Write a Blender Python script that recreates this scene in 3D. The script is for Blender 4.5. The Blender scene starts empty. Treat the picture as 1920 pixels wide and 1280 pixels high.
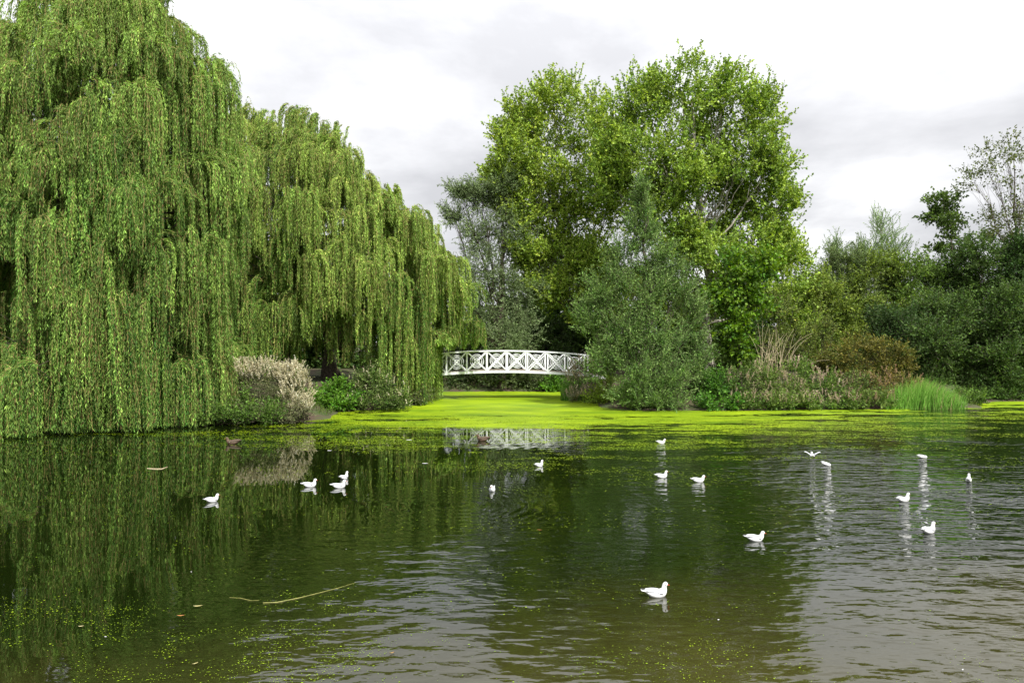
import bpy, math, random
import numpy as np
from mathutils import Vector
random.seed(7)
rng = np.random.default_rng(11)
PI = math.pi
F = 1400.0; CH = 3.6
S = bpy.context.scene
C = S.collection

def at(px, py, Y):
    return np.array([(px-960)/F*Y, Y, CH-(py-640)/F*Y])
def wat(px, py):
    Y = CH*F/(py-640); return np.array([(px-960)/F*Y, Y, 0.0])
def norm(v):
    return v/np.maximum(np.linalg.norm(v, axis=-1, keepdims=True), 1e-9)
def rdir(n):
    return norm(rng.normal(size=(n, 3)))

# ------------------------------------------------------------------ noise
def vnoise(x, y, seed=0):
    xi = np.floor(x).astype(np.int64); yi = np.floor(y).astype(np.int64)
    fx = x-xi; fy = y-yi; fx = fx*fx*(3-2*fx); fy = fy*fy*(3-2*fy)
    def h(a, b):
        n = (a*374761393+b*668265263+seed*974711) & 0xffffffff
        n = ((n ^ (n >> 13))*1274126177) & 0xffffffff
        return ((n ^ (n >> 16)) & 0xffff)/65535.0
    return (h(xi, yi)*(1-fx)+h(xi+1, yi)*fx)*(1-fy)+(h(xi, yi+1)*(1-fx)+h(xi+1, yi+1)*fx)*fy
def fbm(x, y, seed=0, o=4):
    s = 0; a = .5; t = 0
    for i in range(o):
        s = s+a*vnoise(x*2**i, y*2**i, seed+i*17); t += a; a *= .5
    return s/t
def sstep(a, b, x):
    t = np.clip((x-a)/(b-a), 0, 1); return t*t*(3-2*t)

# ------------------------------------------------------------------ scene helpers
def tag(o, label=None, cat=None, group=None, kind=None):
    if label: o['label'] = label
    if cat: o['category'] = cat
    if group: o['group'] = group
    if kind: o['kind'] = kind
    return o
def empty(name, loc=(0, 0, 0), rz=0):
    o = bpy.data.objects.new(name, None); C.objects.link(o)
    o.empty_display_size = .2
    o.location = loc; o.rotation_euler = (0, 0, rz); return o
def mesh_np(name, V, Fc, mat, parent=None, col=None, smooth=False, off=None):
    """V (n,3); Fc (m,k) one face size"""
    me = bpy.data.meshes.new(name)
    V = np.asarray(V, dtype=np.float32)
    if off is not None: V = V-np.asarray(off, dtype=np.float32)
    Fc = np.asarray(Fc, dtype=np.int32); m, k = Fc.shape
    me.vertices.add(len(V)); me.vertices.foreach_set('co', V.ravel())
    me.loops.add(m*k); me.loops.foreach_set('vertex_index', Fc.ravel())
    me.polygons.add(m); me.polygons.foreach_set('loop_start', np.arange(0, m*k, k, dtype=np.int32))
    me.polygons.foreach_set('use_smooth', np.full(m, smooth))
    if col is not None:
        a = me.attributes.new('col', 'FLOAT_COLOR', 'POINT')
        c4 = np.ones((len(V), 4), dtype=np.float32); c4[:, :3] = col
        a.data.foreach_set('color', c4.ravel())
    me.update(calc_edges=True); me.materials.append(mat)
    o = bpy.data.objects.new(name, me); C.objects.link(o)
    if parent: o.parent = parent
    return o
class MB:
    def __init__(s): s.V = []; s.F = []; s.n = 0
    def add(s, V, F):
        s.V.append(np.asarray(V, float)); s.F.append(np.asarray(F, int)+s.n); s.n += len(V)
    def tube(s, P, R, k=7, close=True):
        P = np.asarray(P, float); n = len(P); R = np.broadcast_to(np.asarray(R, float), (n,))
        T = norm(np.gradient(P, axis=0))
        ref = np.array([0.31, 0.95, 0.05]) if abs(T[0][2]) > .6 else np.array([0, 0, 1.])
        A = norm(np.cross(T, ref)); B = np.cross(T, A)
        a = np.linspace(0, 2*PI, k, endpoint=False)
        ring = (P[:, None]+R[:, None, None]*(np.cos(a)[None, :, None]*A[:, None]+np.sin(a)[None, :, None]*B[:, None])).reshape(-1, 3)
        i = np.arange(n-1)[:, None]*k; j = np.arange(k)[None]; j2 = (j+1) % k
        f = np.stack([i+j, i+j2, i+k+j2, i+k+j], -1).reshape(-1, 4)
        s.add(ring, f)
    def box(s, a, b, w, h, up=(0, 0, 1)):
        """bar from a to b, width w (sideways) height h (along up)"""
        a = np.asarray(a, float); b = np.asarray(b, float); t = norm(b-a)
        sd = norm(np.cross(t, up)); u = np.cross(sd, t)
        V = [p+sd*x*w/2+u*y*h/2 for p in (a, b) for x, y in ((-1, -1), (1, -1), (1, 1), (-1, 1))]
        s.add(V, [[0, 1, 2, 3], [4, 7, 6, 5], [0, 4, 5, 1], [1, 5, 6, 2], [2, 6, 7, 3], [3, 7, 4, 0]])
    def build(s, name, mat, parent=None, smooth=False, off=None):
        return mesh_np(name, np.concatenate(s.V), np.concatenate(s.F), mat, parent, smooth=smooth, off=off)

# ------------------------------------------------------------------ materials
def newmat(name):
    m = bpy.data.materials.new(name); m.use_nodes = True
    nt = m.node_tree; nt.nodes.clear()
    out = nt.nodes.new('ShaderNodeOutputMaterial')
    return m, nt, out
def leafmat(name, trans=.32, rough=.55, spec=.22):
    m, nt, out = newmat(name)
    at_ = nt.nodes.new('ShaderNodeAttribute'); at_.attribute_name = 'col'
    p = nt.nodes.new('ShaderNodeBsdfPrincipled'); p.inputs['Roughness'].default_value = rough
    p.inputs['Specular IOR Level'].default_value = spec
    t = nt.nodes.new('ShaderNodeBsdfTranslucent')
    mx = nt.nodes.new('ShaderNodeMixShader'); mx.inputs[0].default_value = trans
    nt.links.new(at_.outputs['Color'], p.inputs['Base Color'])
    hs = nt.nodes.new('ShaderNodeHueSaturation'); hs.inputs['Saturation'].default_value = 1.1; hs.inputs['Value'].default_value = 1.25; hs.inputs['Hue'].default_value = .49
    nt.links.new(at_.outputs['Color'], hs.inputs['Color']); nt.links.new(hs.outputs[0], t.inputs['Color'])
    nt.links.new(p.outputs[0], mx.inputs[1]); nt.links.new(t.outputs[0], mx.inputs[2])
    nt.links.new(mx.outputs[0], out.inputs[0])
    return m
def simple(name, c, rough=.6, noise=0, c2=None, scale=5, bump=0, spec=.5):
    m, nt, out = newmat(name)
    p = nt.nodes.new('ShaderNodeBsdfPrincipled'); p.inputs['Roughness'].default_value = rough
    p.inputs['Specular IOR Level'].default_value = spec
    p.inputs['Base Color'].default_value = (*c, 1)
    if c2:
        g = nt.nodes.new('ShaderNodeNewGeometry')
        n = nt.nodes.new('ShaderNodeTexNoise'); n.inputs['Scale'].default_value = scale; n.inputs['Detail'].default_value = 8
        nt.links.new(g.outputs['Position'], n.inputs['Vector'])
        r = nt.nodes.new('ShaderNodeValToRGB'); r.color_ramp.elements[0].color = (*c, 1); r.color_ramp.elements[1].color = (*c2, 1)
        r.color_ramp.elements[0].position = .35; r.color_ramp.elements[1].position = .65
        nt.links.new(n.outputs[0], r.inputs[0]); nt.links.new(r.outputs[0], p.inputs['Base Color'])
        if bump:
            b = nt.nodes.new('ShaderNodeBump'); b.inputs['Strength'].default_value = bump; b.inputs['Distance'].default_value = .05
            nt.links.new(n.outputs[0], b.inputs['Height']); nt.links.new(b.outputs[0], p.inputs['Normal'])
    nt.links.new(p.outputs[0], out.inputs[0])
    return m
M = {
 'leaf': leafmat('leaf_surface'),
 'bark': simple('bark_brown', (.045, .033, .022), .9, c2=(.12, .095, .07), scale=9, bump=.6),
 'pale_bark': simple('bark_pale', (.20, .18, .14), .85, c2=(.42, .39, .33), scale=6, bump=.4),
 'twig': simple('twig_tan', (.30, .20, .075), .8, c2=(.42, .30, .12), scale=3),
 'dry': simple('dry_stem', (.42, .34, .19), .8, c2=(.6, .52, .34), scale=3),
 'white': simple('white_paint', (.84, .86, .88), .35, c2=(.78, .80, .815), scale=3),
 'deck': simple('deck_timber', (.16, .13, .1), .8, c2=(.3, .26, .2), scale=8),
 'feather': simple('white_feather', (.80, .80, .80), .6, c2=(.86, .86, .86), scale=30),
 'wing': simple('grey_feather', (.50, .52, .56), .6, c2=(.64, .65, .68), scale=40),
 'black': simple('black_feather', (.015, .015, .015), .5),
 'bill': simple('red_bill', (.55, .06, .015), .4),
 'eye': simple('dark_eye', (.006, .005, .005), .15),
 'brownf': simple('brown_plumage', (.04, .022, .012), .7, c2=(.14, .09, .05), scale=45),
 'buff': simple('buff_plumage', (.12, .08, .05), .7, c2=(.06, .04, .025), scale=60),
 'ochre': simple('dull_bill', (.3, .17, .03), .5),
}

# ------------------------------------------------------------------ foliage engine
def leafverts(P, D, L, W):
    n = len(P); L = np.broadcast_to(L, (n,))[:, None]; W = np.broadcast_to(W, (n,))[:, None]
    Sd = norm(np.cross(D, rdir(n))); Nn = np.cross(Sd, D)
    v = np.stack([P, P+D*L*.42+Sd*W*.5, P+D*L-Nn*L*.12, P+D*L*.42-Sd*W*.5], 1)
    return v
GAIN = 1.25
class Leaves:
    def __init__(s): s.v = []; s.c = []; s.tw = []
    def add(s, v, c): s.v.append(v.astype(np.float32)); s.c.append(np.repeat(c[:, None], 4, 1).astype(np.float32))
    def count(s): return sum(len(v) for v in s.v)
    def shoots(s, P, D, L, bend=(0, 0, 0), step=.12, per=2, ll=.1, lw=.03, spread=.7, droop=0, c1=(.1, .2, .03), c2=(.2, .25, .04),
               wob=.1, zmin=.04, twig=0, start=0.0, vari=.25, tsel=1.0, zminf=None, gain=1.0, pale=0.0):
        n = len(P); P = P.copy(); D = norm(D.copy()); L = np.broadcast_to(L, (n,)).copy()
        bend = np.asarray(bend, float)
        c1 = np.asarray(c1, float); c2 = np.asarray(c2, float)
        t = rng.random((n, 1)); sc = c1*(1-t)+c2*t
        sc = sc*(1+rng.normal(0, .12, (n, 1)))*gain
        alive = np.ones(n, bool); tws = rng.random(n) < tsel
        for i in range(int(L.max()/step)+1):
            alive &= (L > i*step)
            if not alive.any(): break
            P0 = P.copy()
            D = norm(D+bend*step+rng.normal(0, wob, (n, 3))*[1, 1, .5])
            P = P+D*step
            alive &= (P[:, 2] > zmin)
            if zminf is not None: alive &= (P[:, 2] > zminf(P))
            idx = np.nonzero(alive)[0]
            if twig:
                ti = idx[tws[idx]]
                if len(ti):
                    a = P0[ti]; b = P[ti]; sd = norm(np.cross(D[ti], rdir(len(ti))))*twig/2
                    s.tw.append(np.stack([a-sd, a+sd, b+sd*.9, b-sd*.9], 1).astype(np.float32))
            if i*step < start: continue
            for k in range(per):
                j = idx; m = len(j)
                if m == 0: continue
                q = P[j]-D[j]*step*rng.random((m, 1))
                d = norm(D[j]+norm(np.cross(D[j], rdir(m)))*spread*(.6+.8*rng.random((m, 1)))+np.array([0, 0, -droop]))
                sz = (.7+.6*rng.random(m))
                col = GAIN*sc[j]*np.exp(rng.normal(0, vari, (m, 1)))
                if pale:
                    pk = rng.random(m) < pale; col[pk] = col[pk]*1.35+.07
                s.add(leafverts(q, d, ll*sz, lw*sz), np.clip(col, 0, .85))
    def build(s, name, parent, mat=None, off=None):
        V = np.concatenate(s.v).reshape(-1, 3); c = np.concatenate(s.c).reshape(-1, 3)
        return mesh_np(name, V, np.arange(len(V)).reshape(-1, 4), mat or M['leaf'], parent, c, off=off)
    def build_twigs(s, name, parent, mat=None, off=None):
        if not s.tw: return
        V = np.concatenate(s.tw).reshape(-1, 3)
        return mesh_np(name, V, np.arange(len(V)).reshape(-1, 4), mat or M['twig'], parent, off=off)

def curve(a, b, sag, n=8, wob=.1):
    """points from a to b bowing by sag (vector)"""
    t = np.linspace(0, 1, n)[:, None]; a = np.asarray(a, float); b = np.asarray(b, float)
    w = rng.normal(0, wob, (n, 3)); w[0] = 0; w[-1] = 0
    return a*(1-t)+b*t+np.asarray(sag)*4*t*(1-t)*1.0+w

def broad(name, base, lobes, label, cat='tree', group=None, bark='bark', tr=.3, top=None, nsub=7, cl=16, per_cl=9, sub=.34,
          upness=.6, sl=(.5, 1.3), fork=.35, twigs=.012, limb_r=.45, trunkdir=None, stems=None, root=True, **kw):
    """lobes: list of (centre xyz, (rx,ry,rz), density)"""
    base = np.asarray(base, float)
    o = empty(name, base); tag(o, label, cat, group)
    lv = Leaves(); tb = MB(); lb = MB()
    cs = np.array([l[0] for l in lobes]); ztop = cs[:, 2].max()
    if top is None:
        top = cs[cs[:, 2].argmax()]
    nst = stems or 1; trunks = []
    for k in range(nst):
        tp = np.asarray(top, float) if k == 0 else cs[rng.integers(len(cs))]
        b0 = base+(rng.normal(0, .25, 3)*[1, 1, 0] if k else 0); b0[2] = base[2]-.15
        sg = np.array([(tp[0]-base[0])*-.12, 0, 0])
        pts = curve(b0, tp, sg, 12, .12); r = tr*(1-.9*np.linspace(0, 1, 12)**.8)*(1 if k == 0 else .7)
        r[0] *= 1.35
        tb.tube(pts, r, 9); trunks.append((pts, r))
    kw.setdefault('c1', (.06, .13, .02)); kw.setdefault('c2', (.12, .2, .03))
    for (c, R, den) in lobes:
        c = np.asarray(c, float); R = np.asarray(R, float)
        pts, r = trunks[rng.integers(len(trunks))]
        hz = base[2]+(c[2]-base[2])*fork+(0 if nst == 1 else 0)
        hz = min(hz, pts[-1][2]*.9)
        k = int(np.argmin(np.abs(pts[:, 2]-hz))); a = pts[k]
        lp = curve(a, c, (0, 0, -.08*np.linalg.norm(c-a)), 9, .12)
        r0 = max(.02, r[k]*limb_r); lb.tube(lp, r0*(1-.8*np.linspace(0, 1, 9)), 6)
        for q in range(nsub):
            d = rdir(1)[0]; e = c+d*R*.8*rng.random()**.4
            s0 = lp[rng.integers(3, 8)]
            lb.tube(curve(s0, e, (0, 0, -.05), 6, .06), r0*.3*(1-.8*np.linspace(0, 1, 6)), 4)
        n_cl = max(3, int(cl*den)); d = rdir(n_cl); cc = c+d*R*(rng.random((n_cl, 1))**.45)
        ns = n_cl*per_cl; ci = np.repeat(np.arange(n_cl), per_cl)
        P = cc[ci]+rng.normal(0, 1, (ns, 3))*R*sub*.5
        outw = norm((P-c)/R)
        D = norm(outw*.7+np.array([0, 0, upness])+rdir(ns)*.6)
        Ls = rng.uniform(sl[0], sl[1], ns)
        P = P-D*Ls[:, None]*.5
        lv.shoots(P, D, Ls, twig=twigs, **kw)
    off = base
    tb.build('trunk', M[bark], o, True, off)
    lb.build('limbs' if False else 'branches', M[bark], o, True, off)
    lv.build('crown', o, off=off)
    lv.build_twigs('twigs', o, M['bark'], off=off)
    return o
def L_(px, py, Y, rx, ry, rd=None, den=1.0, dy=0):
    c = at(px, py, Y+dy); k = Y/F
    return (c, (rx*k, (rd if rd else (rx+ry)/2)*k, ry*k), den)

# ------------------------------------------------------------------ terrain
POND = np.array([(-70, 5), (70, 5), (72, 44), (40, 45.3), (29, 45), (26.5, 43.5), (25.2, 40.6), (19, 39.9), (12, 39.2), (7, 39),
                 (5.2, 40.5), (5.0, 45.2), (3.4, 47.5), (4.6, 53.4), (-1, 54), (-6.8, 53.5), (-6.3, 47), (-5.8, 42.5), (-7, 40), (-9, 38.6),
                 (-8.8, 35), (-10, 33.6), (-14, 32.5), (-24, 31.5), (-40, 31), (-72, 33)], float)
def sdist(x, y, P=POND):
    """+ outside (land), - in water"""
    d = np.full(x.shape, 1e9); ins = np.zeros(x.shape, bool)
    for i in range(len(P)):
        a = P[i]; b = P[(i+1) % len(P)]; e = b-a
        t = np.clip(((x-a[0])*e[0]+(y-a[1])*e[1])/(e@e), 0, 1)
        d = np.minimum(d, np.hypot(x-a[0]-t*e[0], y-a[1]-t*e[1]))
        cr = ((a[1] > y) != (b[1] > y))
        with np.errstate(divide='ignore', invalid='ignore'):
            xx = (b[0]-a[0])*(y-a[1])/(b[1]-a[1]+1e-12)+a[0]
        ins ^= (cr & (x < xx))
    return np.where(ins, -d, d)
def gz(x, y):
    x = np.asarray(x, float); y = np.asarray(y, float)
    d = sdist(x, y)+(fbm(x*.7, y*.7, 3)-.5)*.8
    land = .12+.85*sstep(0, 2.5, d)+.5*sstep(2, 7, d)+(fbm(x*.3, y*.3, 5)-.5)*.35*sstep(1, 6, d)
    wt = -.15-.9*sstep(0, 4, -d)
    return np.where(d > 0, land, np.where(d > -.6, .12+(d/.6)*.27, wt))
def stretched(a, b, st, far):
    m = np.arange(a, b+st, st); out = []; s = st; v = b
    while v < far: s *= 1.35; v += s; out.append(v)
    lo = []; s = st; v = a
    while v > -far: s *= 1.35; v -= s; lo.append(v)
    return np.array(lo[::-1]+list(m)+out)
gx = stretched(-45, 50, .4, 1500); gy = stretched(-6, 72, .4, 1500)
X, Y = np.meshgrid(gx, gy); Z = gz(X, Y)
V = np.stack([X, Y, Z], -1).reshape(-1, 3); nx = len(gx); ny = len(gy)
i = np.arange(ny-1)[:, None]*nx+np.arange(nx-1)[None]
Fq = np.stack([i, i+1, i+nx+1, i+nx], -1).reshape(-1, 4)
m, nt, out = newmat('bank_soil')
g = nt.nodes.new('ShaderNodeNewGeometry'); n1 = nt.nodes.new('ShaderNodeTexNoise'); n1.inputs['Scale'].default_value = .9; n1.inputs['Detail'].default_value = 10
p = nt.nodes.new('ShaderNodeBsdfPrincipled'); p.inputs['Roughness'].default_value = .95
r = nt.nodes.new('ShaderNodeValToRGB'); e = r.color_ramp.elements
e[0].position = .4; e[0].color = (.075, .05, .033, 1); e[1].position = .62; e[1].color = (.05, .075, .018, 1)
nt.links.new(g.outputs['Position'], n1.inputs['Vector']); nt.links.new(n1.outputs[0], r.inputs[0]); nt.links.new(r.outputs[0], p.inputs['Base Color'])
b = nt.nodes.new('ShaderNodeBump'); b.inputs['Distance'].default_value = .1; nt.links.new(n1.outputs[0], b.inputs['Height']); nt.links.new(b.outputs[0], p.inputs['Normal'])
nt.links.new(p.outputs[0], out.inputs[0])
tag(mesh_np('ground', V, Fq, m, smooth=True), kind='structure')

# ------------------------------------------------------------------ water
def water_mat():
    m, nt, out = newmat('pond_water')
    N = nt.nodes.new; K = nt.links.new
    def math_(op, a, b=None, c=None):
        n = N('ShaderNodeMath'); n.operation = op
        for i_, q in enumerate((a, b, c)):
            if q is None: continue
            if isinstance(q, (int, float)): n.inputs[i_].default_value = q
            else: K(q, n.inputs[i_])
        return n.outputs[0]
    g = N('ShaderNodeNewGeometry'); sx = N('ShaderNodeSeparateXYZ'); K(g.outputs['Position'], sx.inputs[0])
    x, y = sx.outputs[0], sx.outputs[1]
    def noise(sc, det=3, scl=(1, 1, 1)):
        mp = N('ShaderNodeMapping'); mp.inputs['Scale'].default_value = scl; K(g.outputs['Position'], mp.inputs[0])
        n = N('ShaderNodeTexNoise'); n.inputs['Scale'].default_value = sc; n.inputs['Detail'].default_value = det
        K(mp.outputs[0], n.inputs['Vector']); return n.outputs[0]
    def mr(v, a, b, c=0, d=1):
        n = N('ShaderNodeMapRange'); n.interpolation_type = 'SMOOTHSTEP'
        K(v, n.inputs[0]); n.inputs[1].default_value = a; n.inputs[2].default_value = b; n.inputs[3].default_value = c; n.inputs[4].default_value = d
        return n.outputs[0]
    def ring(cx, cy, wl, amp, fall, r0=0):
        dx = math_('SUBTRACT', x, cx); dy = math_('SUBTRACT', y, cy)
        rr = math_('SQRT', math_('ADD', math_('MULTIPLY', dx, dx), math_('MULTIPLY', dy, dy)))
        ph = math_('ADD', math_('MULTIPLY', rr, 2*PI/wl), math_('MULTIPLY', noise(.55, 2), 9.0))
        f = math_('MULTIPLY', mr(rr, fall, r0, 0, 1), amp)
        return math_('MULTIPLY', math_('SINE', ph), f)
    wind = math_('MULTIPLY', mr(x, .5, 8.5, .0, 1), mr(math_('ADD', y, math_('MULTIPLY', noise(.2, 2), 9)), 33, 27, .25, 1))
    patch = mr(noise(.16, 2), .38, .6, .35, 1)
    wind = math_('MULTIPLY', wind, patch)
    mid = math_('MULTIPLY', math_('MULTIPLY', mr(x, -5.5, -2.5), mr(x, 2.2, .2)), mr(y, 15.5, 12.5))
    wind = math_('ADD', math_('ADD', math_('MULTIPLY', wind, 4.6), math_('MULTIPLY', mid, .9)), .02)
    h1 = math_('MULTIPLY', noise(2.2, 2, (.75, 1.5, 1)), .030)
    h2 = math_('MULTIPLY', noise(6.5, 2, (.7, 1.4, 1)), .006)
    h3 = math_('MULTIPLY', noise(.9, 2, (.8, 1.3, 1)), .035)
    h = math_('MULTIPLY', math_('ADD', math_('ADD', h1, h2), h3), wind)
    for args in ((9.3, 22.8, .42, .0016, 13), (9.4, 22.7, .22, .0016, 2.2), (14.6, 22.6, .3, .0009, 3), (13.0, 16.9, .34, .0012, 6), (-1.2, 16.5, .30, .0011, 3.8),
                 (2.0, 10.5, .22, .0005, 2.0), (7.95, 14.2, .26, .0007, 2.5), (4, 8, .5, .0012, 5)):
        h = math_('ADD', h, ring(*args))
    bp = N('ShaderNodeBump'); bp.inputs['Strength'].default_value = 1; bp.inputs['Distance'].default_value = 1
    K(h, bp.inputs['Height'])
    p = N('ShaderNodeBsdfPrincipled'); p.inputs['Roughness'].default_value = .012; p.inputs['IOR'].default_value = 1.6
    K(bp.outputs[0], p.inputs['Normal'])
    # turbid olive water, brown silt showing where it is shallow near the viewer's bank
    mixc = N('ShaderNodeMix'); mixc.data_type = 'RGBA'
    sh = mr(math_('ADD', y, math_('ADD', math_('MULTIPLY', noise(.35, 3), 4), math_('MULTIPLY', x, -.35))), 14.0, 7.5)
    K(sh, mixc.inputs[0]); mixc.inputs[6].default_value = (.0045, .0085, .0012, 1); mixc.inputs[7].default_value = (.040, .036, .010, 1)
    K(mixc.outputs[2], p.inputs['Base Color'])
    K(p.outputs[0], out.inputs[0])
    return m
Vw = [(-90, 2, 0), (90, 2, 0), (90, 60, 0), (-90, 60, 0)]
wx = np.linspace(-90, 90, 61); wy = np.linspace(2, 58, 31); XX, YY = np.meshgrid(wx, wy)
i = np.arange(30)[:, None]*61+np.arange(60)[None]
tag(mesh_np('water', np.stack([XX, YY, XX*0], -1).reshape(-1, 3), np.stack([i, i+1, i+62, i+61], -1).reshape(-1, 4), water_mat()), kind='structure')

# ------------------------------------------------------------------ duckweed
YB = lambda x: np.interp(x, [-20, -11, -8, -5, -2, 1, 4, 10, 15, 20, 28, 40], [38, 38, 36.6, 34.8, 33.2, 33.0, 33.0, 34.0, 35.6, 37.6, 40.4, 41])
def weedfield(x, y):
    n = fbm(x*.22, y*1.0, 21, 5); n2 = fbm(x*1.6, y*4.0, 41, 4)
    e = (y-YB(x))
    return e, n, n2
m, nt, out = newmat('duckweed_surface')
g = nt.nodes.new('ShaderNodeNewGeometry')
n1 = nt.nodes.new('ShaderNodeTexNoise'); n1.inputs['Scale'].default_value = .5; n1.inputs['Detail'].default_value = 9
mp = nt.nodes.new('ShaderNodeMapping'); mp.inputs['Scale'].default_value = (.6, 1.3, 1)
nt.links.new(g.outputs['Position'], mp.inputs[0]); nt.links.new(mp.outputs[0], n1.inputs['Vector'])
r = nt.nodes.new('ShaderNodeValToRGB'); e = r.color_ramp.elements
e[0].position = .3; e[0].color = (.12, .22, .006, 1); e[1].position = .66; e[1].color = (.32, .45, .010, 1)
nt.links.new(n1.outputs[0], r.inputs[0])
n2 = nt.nodes.new('ShaderNodeTexNoise'); n2.inputs['Scale'].default_value = 16; n2.inputs['Detail'].default_value = 4
nt.links.new(g.outputs['Position'], n2.inputs['Vector'])
mu = nt.nodes.new('ShaderNodeMix'); mu.data_type = 'RGBA'; mu.blend_type = 'MULTIPLY'; mu.inputs[0].default_value = .5
nt.links.new(r.outputs[0], mu.inputs[6]); nt.links.new(n2.outputs[0], mu.inputs[7])
sc_ = nt.nodes.new('ShaderNodeHueSaturation'); sc_.inputs['Value'].default_value = 1.32
nt.links.new(mu.outputs[2], sc_.inputs['Color'])
p = nt.nodes.new('ShaderNodeBsdfPrincipled'); p.inputs['Roughness'].default_value = .5; p.inputs['Specular IOR Level'].default_value = .25
nt.links.new(sc_.outputs[0], p.inputs['Base Color']); nt.links.new(p.outputs[0], out.inputs[0])
MW = m
# closed mat: small tiles, ragged where it breaks up
cx, cy = .22, .16
ax = np.arange(-13, 46, cx); ay = np.arange(30, 54, cy); XX, YY = np.meshgrid(ax, ay)
e_, n_, n2_ = weedfield(XX, YY)
keep = (e_*.30+(n_-.5)*3.0+(n2_-.5)*1.7 > .25) & (sdist(XX, YY) < .8)
kx = XX[keep]; ky = YY[keep]
q = np.stack([np.stack([kx, ky], -1), np.stack([kx+cx, ky], -1), np.stack([kx+cx, ky+cy], -1), np.stack([kx, ky+cy], -1)], 1).reshape(-1, 2)
ids, inv = np.unique(np.round(q/[cx, cy]).astype(int), axis=0, return_inverse=True)
vv = ids*[cx, cy]; jx = (vnoise(ids[:, 0]*7.3, ids[:, 1]*3.1, 5)-.5)*.16; jy = (vnoise(ids[:, 0]*5.1, ids[:, 1]*9.7, 8)-.5)*.12
tag(mesh_np('duckweed_mat', np.c_[vv[:, 0]+jx, vv[:, 1]+jy, np.full(len(vv), .006)], inv.reshape(-1, 4), MW),
    'closed bright yellow green duckweed carpet filling the channel under the bridge', 'duckweed', kind='stuff')
# loose flecks
def flecks(x, y, sx_, sy_, z=.005):
    n = len(x); a = np.arange(5)*2*PI/5
    rr = .6+.6*rng.random((n, 5)); th = rng.random((n, 1))*6
    vx = x[:, None]+np.cos(a+th)*rr*sx_[:, None]; vy = y[:, None]+np.sin(a+th)*rr*sy_[:, None]
    zz = np.full_like(vx, z)+rng.random((n, 1))*.003
    return np.stack([vx, vy, zz], -1).reshape(-1, 3)
parts = []
n = 2200000
x = rng.uniform(-24, 34, n); y = 14+rng.random(n)*27
e_, n_, n2_ = weedfield(x, y)
dens = np.interp(e_, [-20, -13, -8, -4, -1, 2], [.003, .03, .13, .30, .62, .7])
dens = dens*np.interp(x, [-24, -14, -6, 0, 8, 14, 22, 34], [.2, .3, .85, 1.1, .8, .5, .35, .3])
dens *= 1-.75*np.exp(-(((x+.5)/4.2)**2+((y-29)/2.6)**2))
st = sstep(.47, .60, n_*.62+n2_*.38+dens*.22-.03)*1.6+.02
k = (rng.random(n) < dens*st*1.2) & (sdist(x, y) < 0)
x = x[k]; y = y[k]; s_ = rng.uniform(.009, .021, len(x))*(y/28)
parts.append(flecks(x, y, s_*1.9, s_))
n = 300000
y = 7+rng.random(n)**1.3*15; x = rng.uniform(-.72, .72, n)*y
c = fbm(x*.5, y*.6, 77, 4); c2 = fbm(x*2.5, y*3, 91, 3)
u = x/y
zone = (.02+.16*sstep(13, 8, y)*np.interp(u, [-.7, -.3, -.18, -.10, .0, .2, .36, .42, .7], [1, 1, .8, .12, .3, .75, .5, .05, .02]) + .04*sstep(25, 15, y)*sstep(.25, -.2, u))
k = rng.random(n) < zone*(.06+1.7*sstep(.50, .68, c*.45+c2*.55))*.75
x = x[k]; y = y[k]; s_ = rng.uniform(.003, .0075, len(x))*np.where(rng.random(len(x)) < .12, 1.5, .8)*(.8+y/30)
parts.append(flecks(x, y, s_*1.2, s_))
Vf = np.concatenate(parts)
tag(mesh_np('duckweed_flecks', Vf, np.arange(len(Vf)).reshape(-1, 5), MW), 'loose duckweed flecks and streaks drifting over the open dark water', 'duckweed', kind='stuff')

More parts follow.
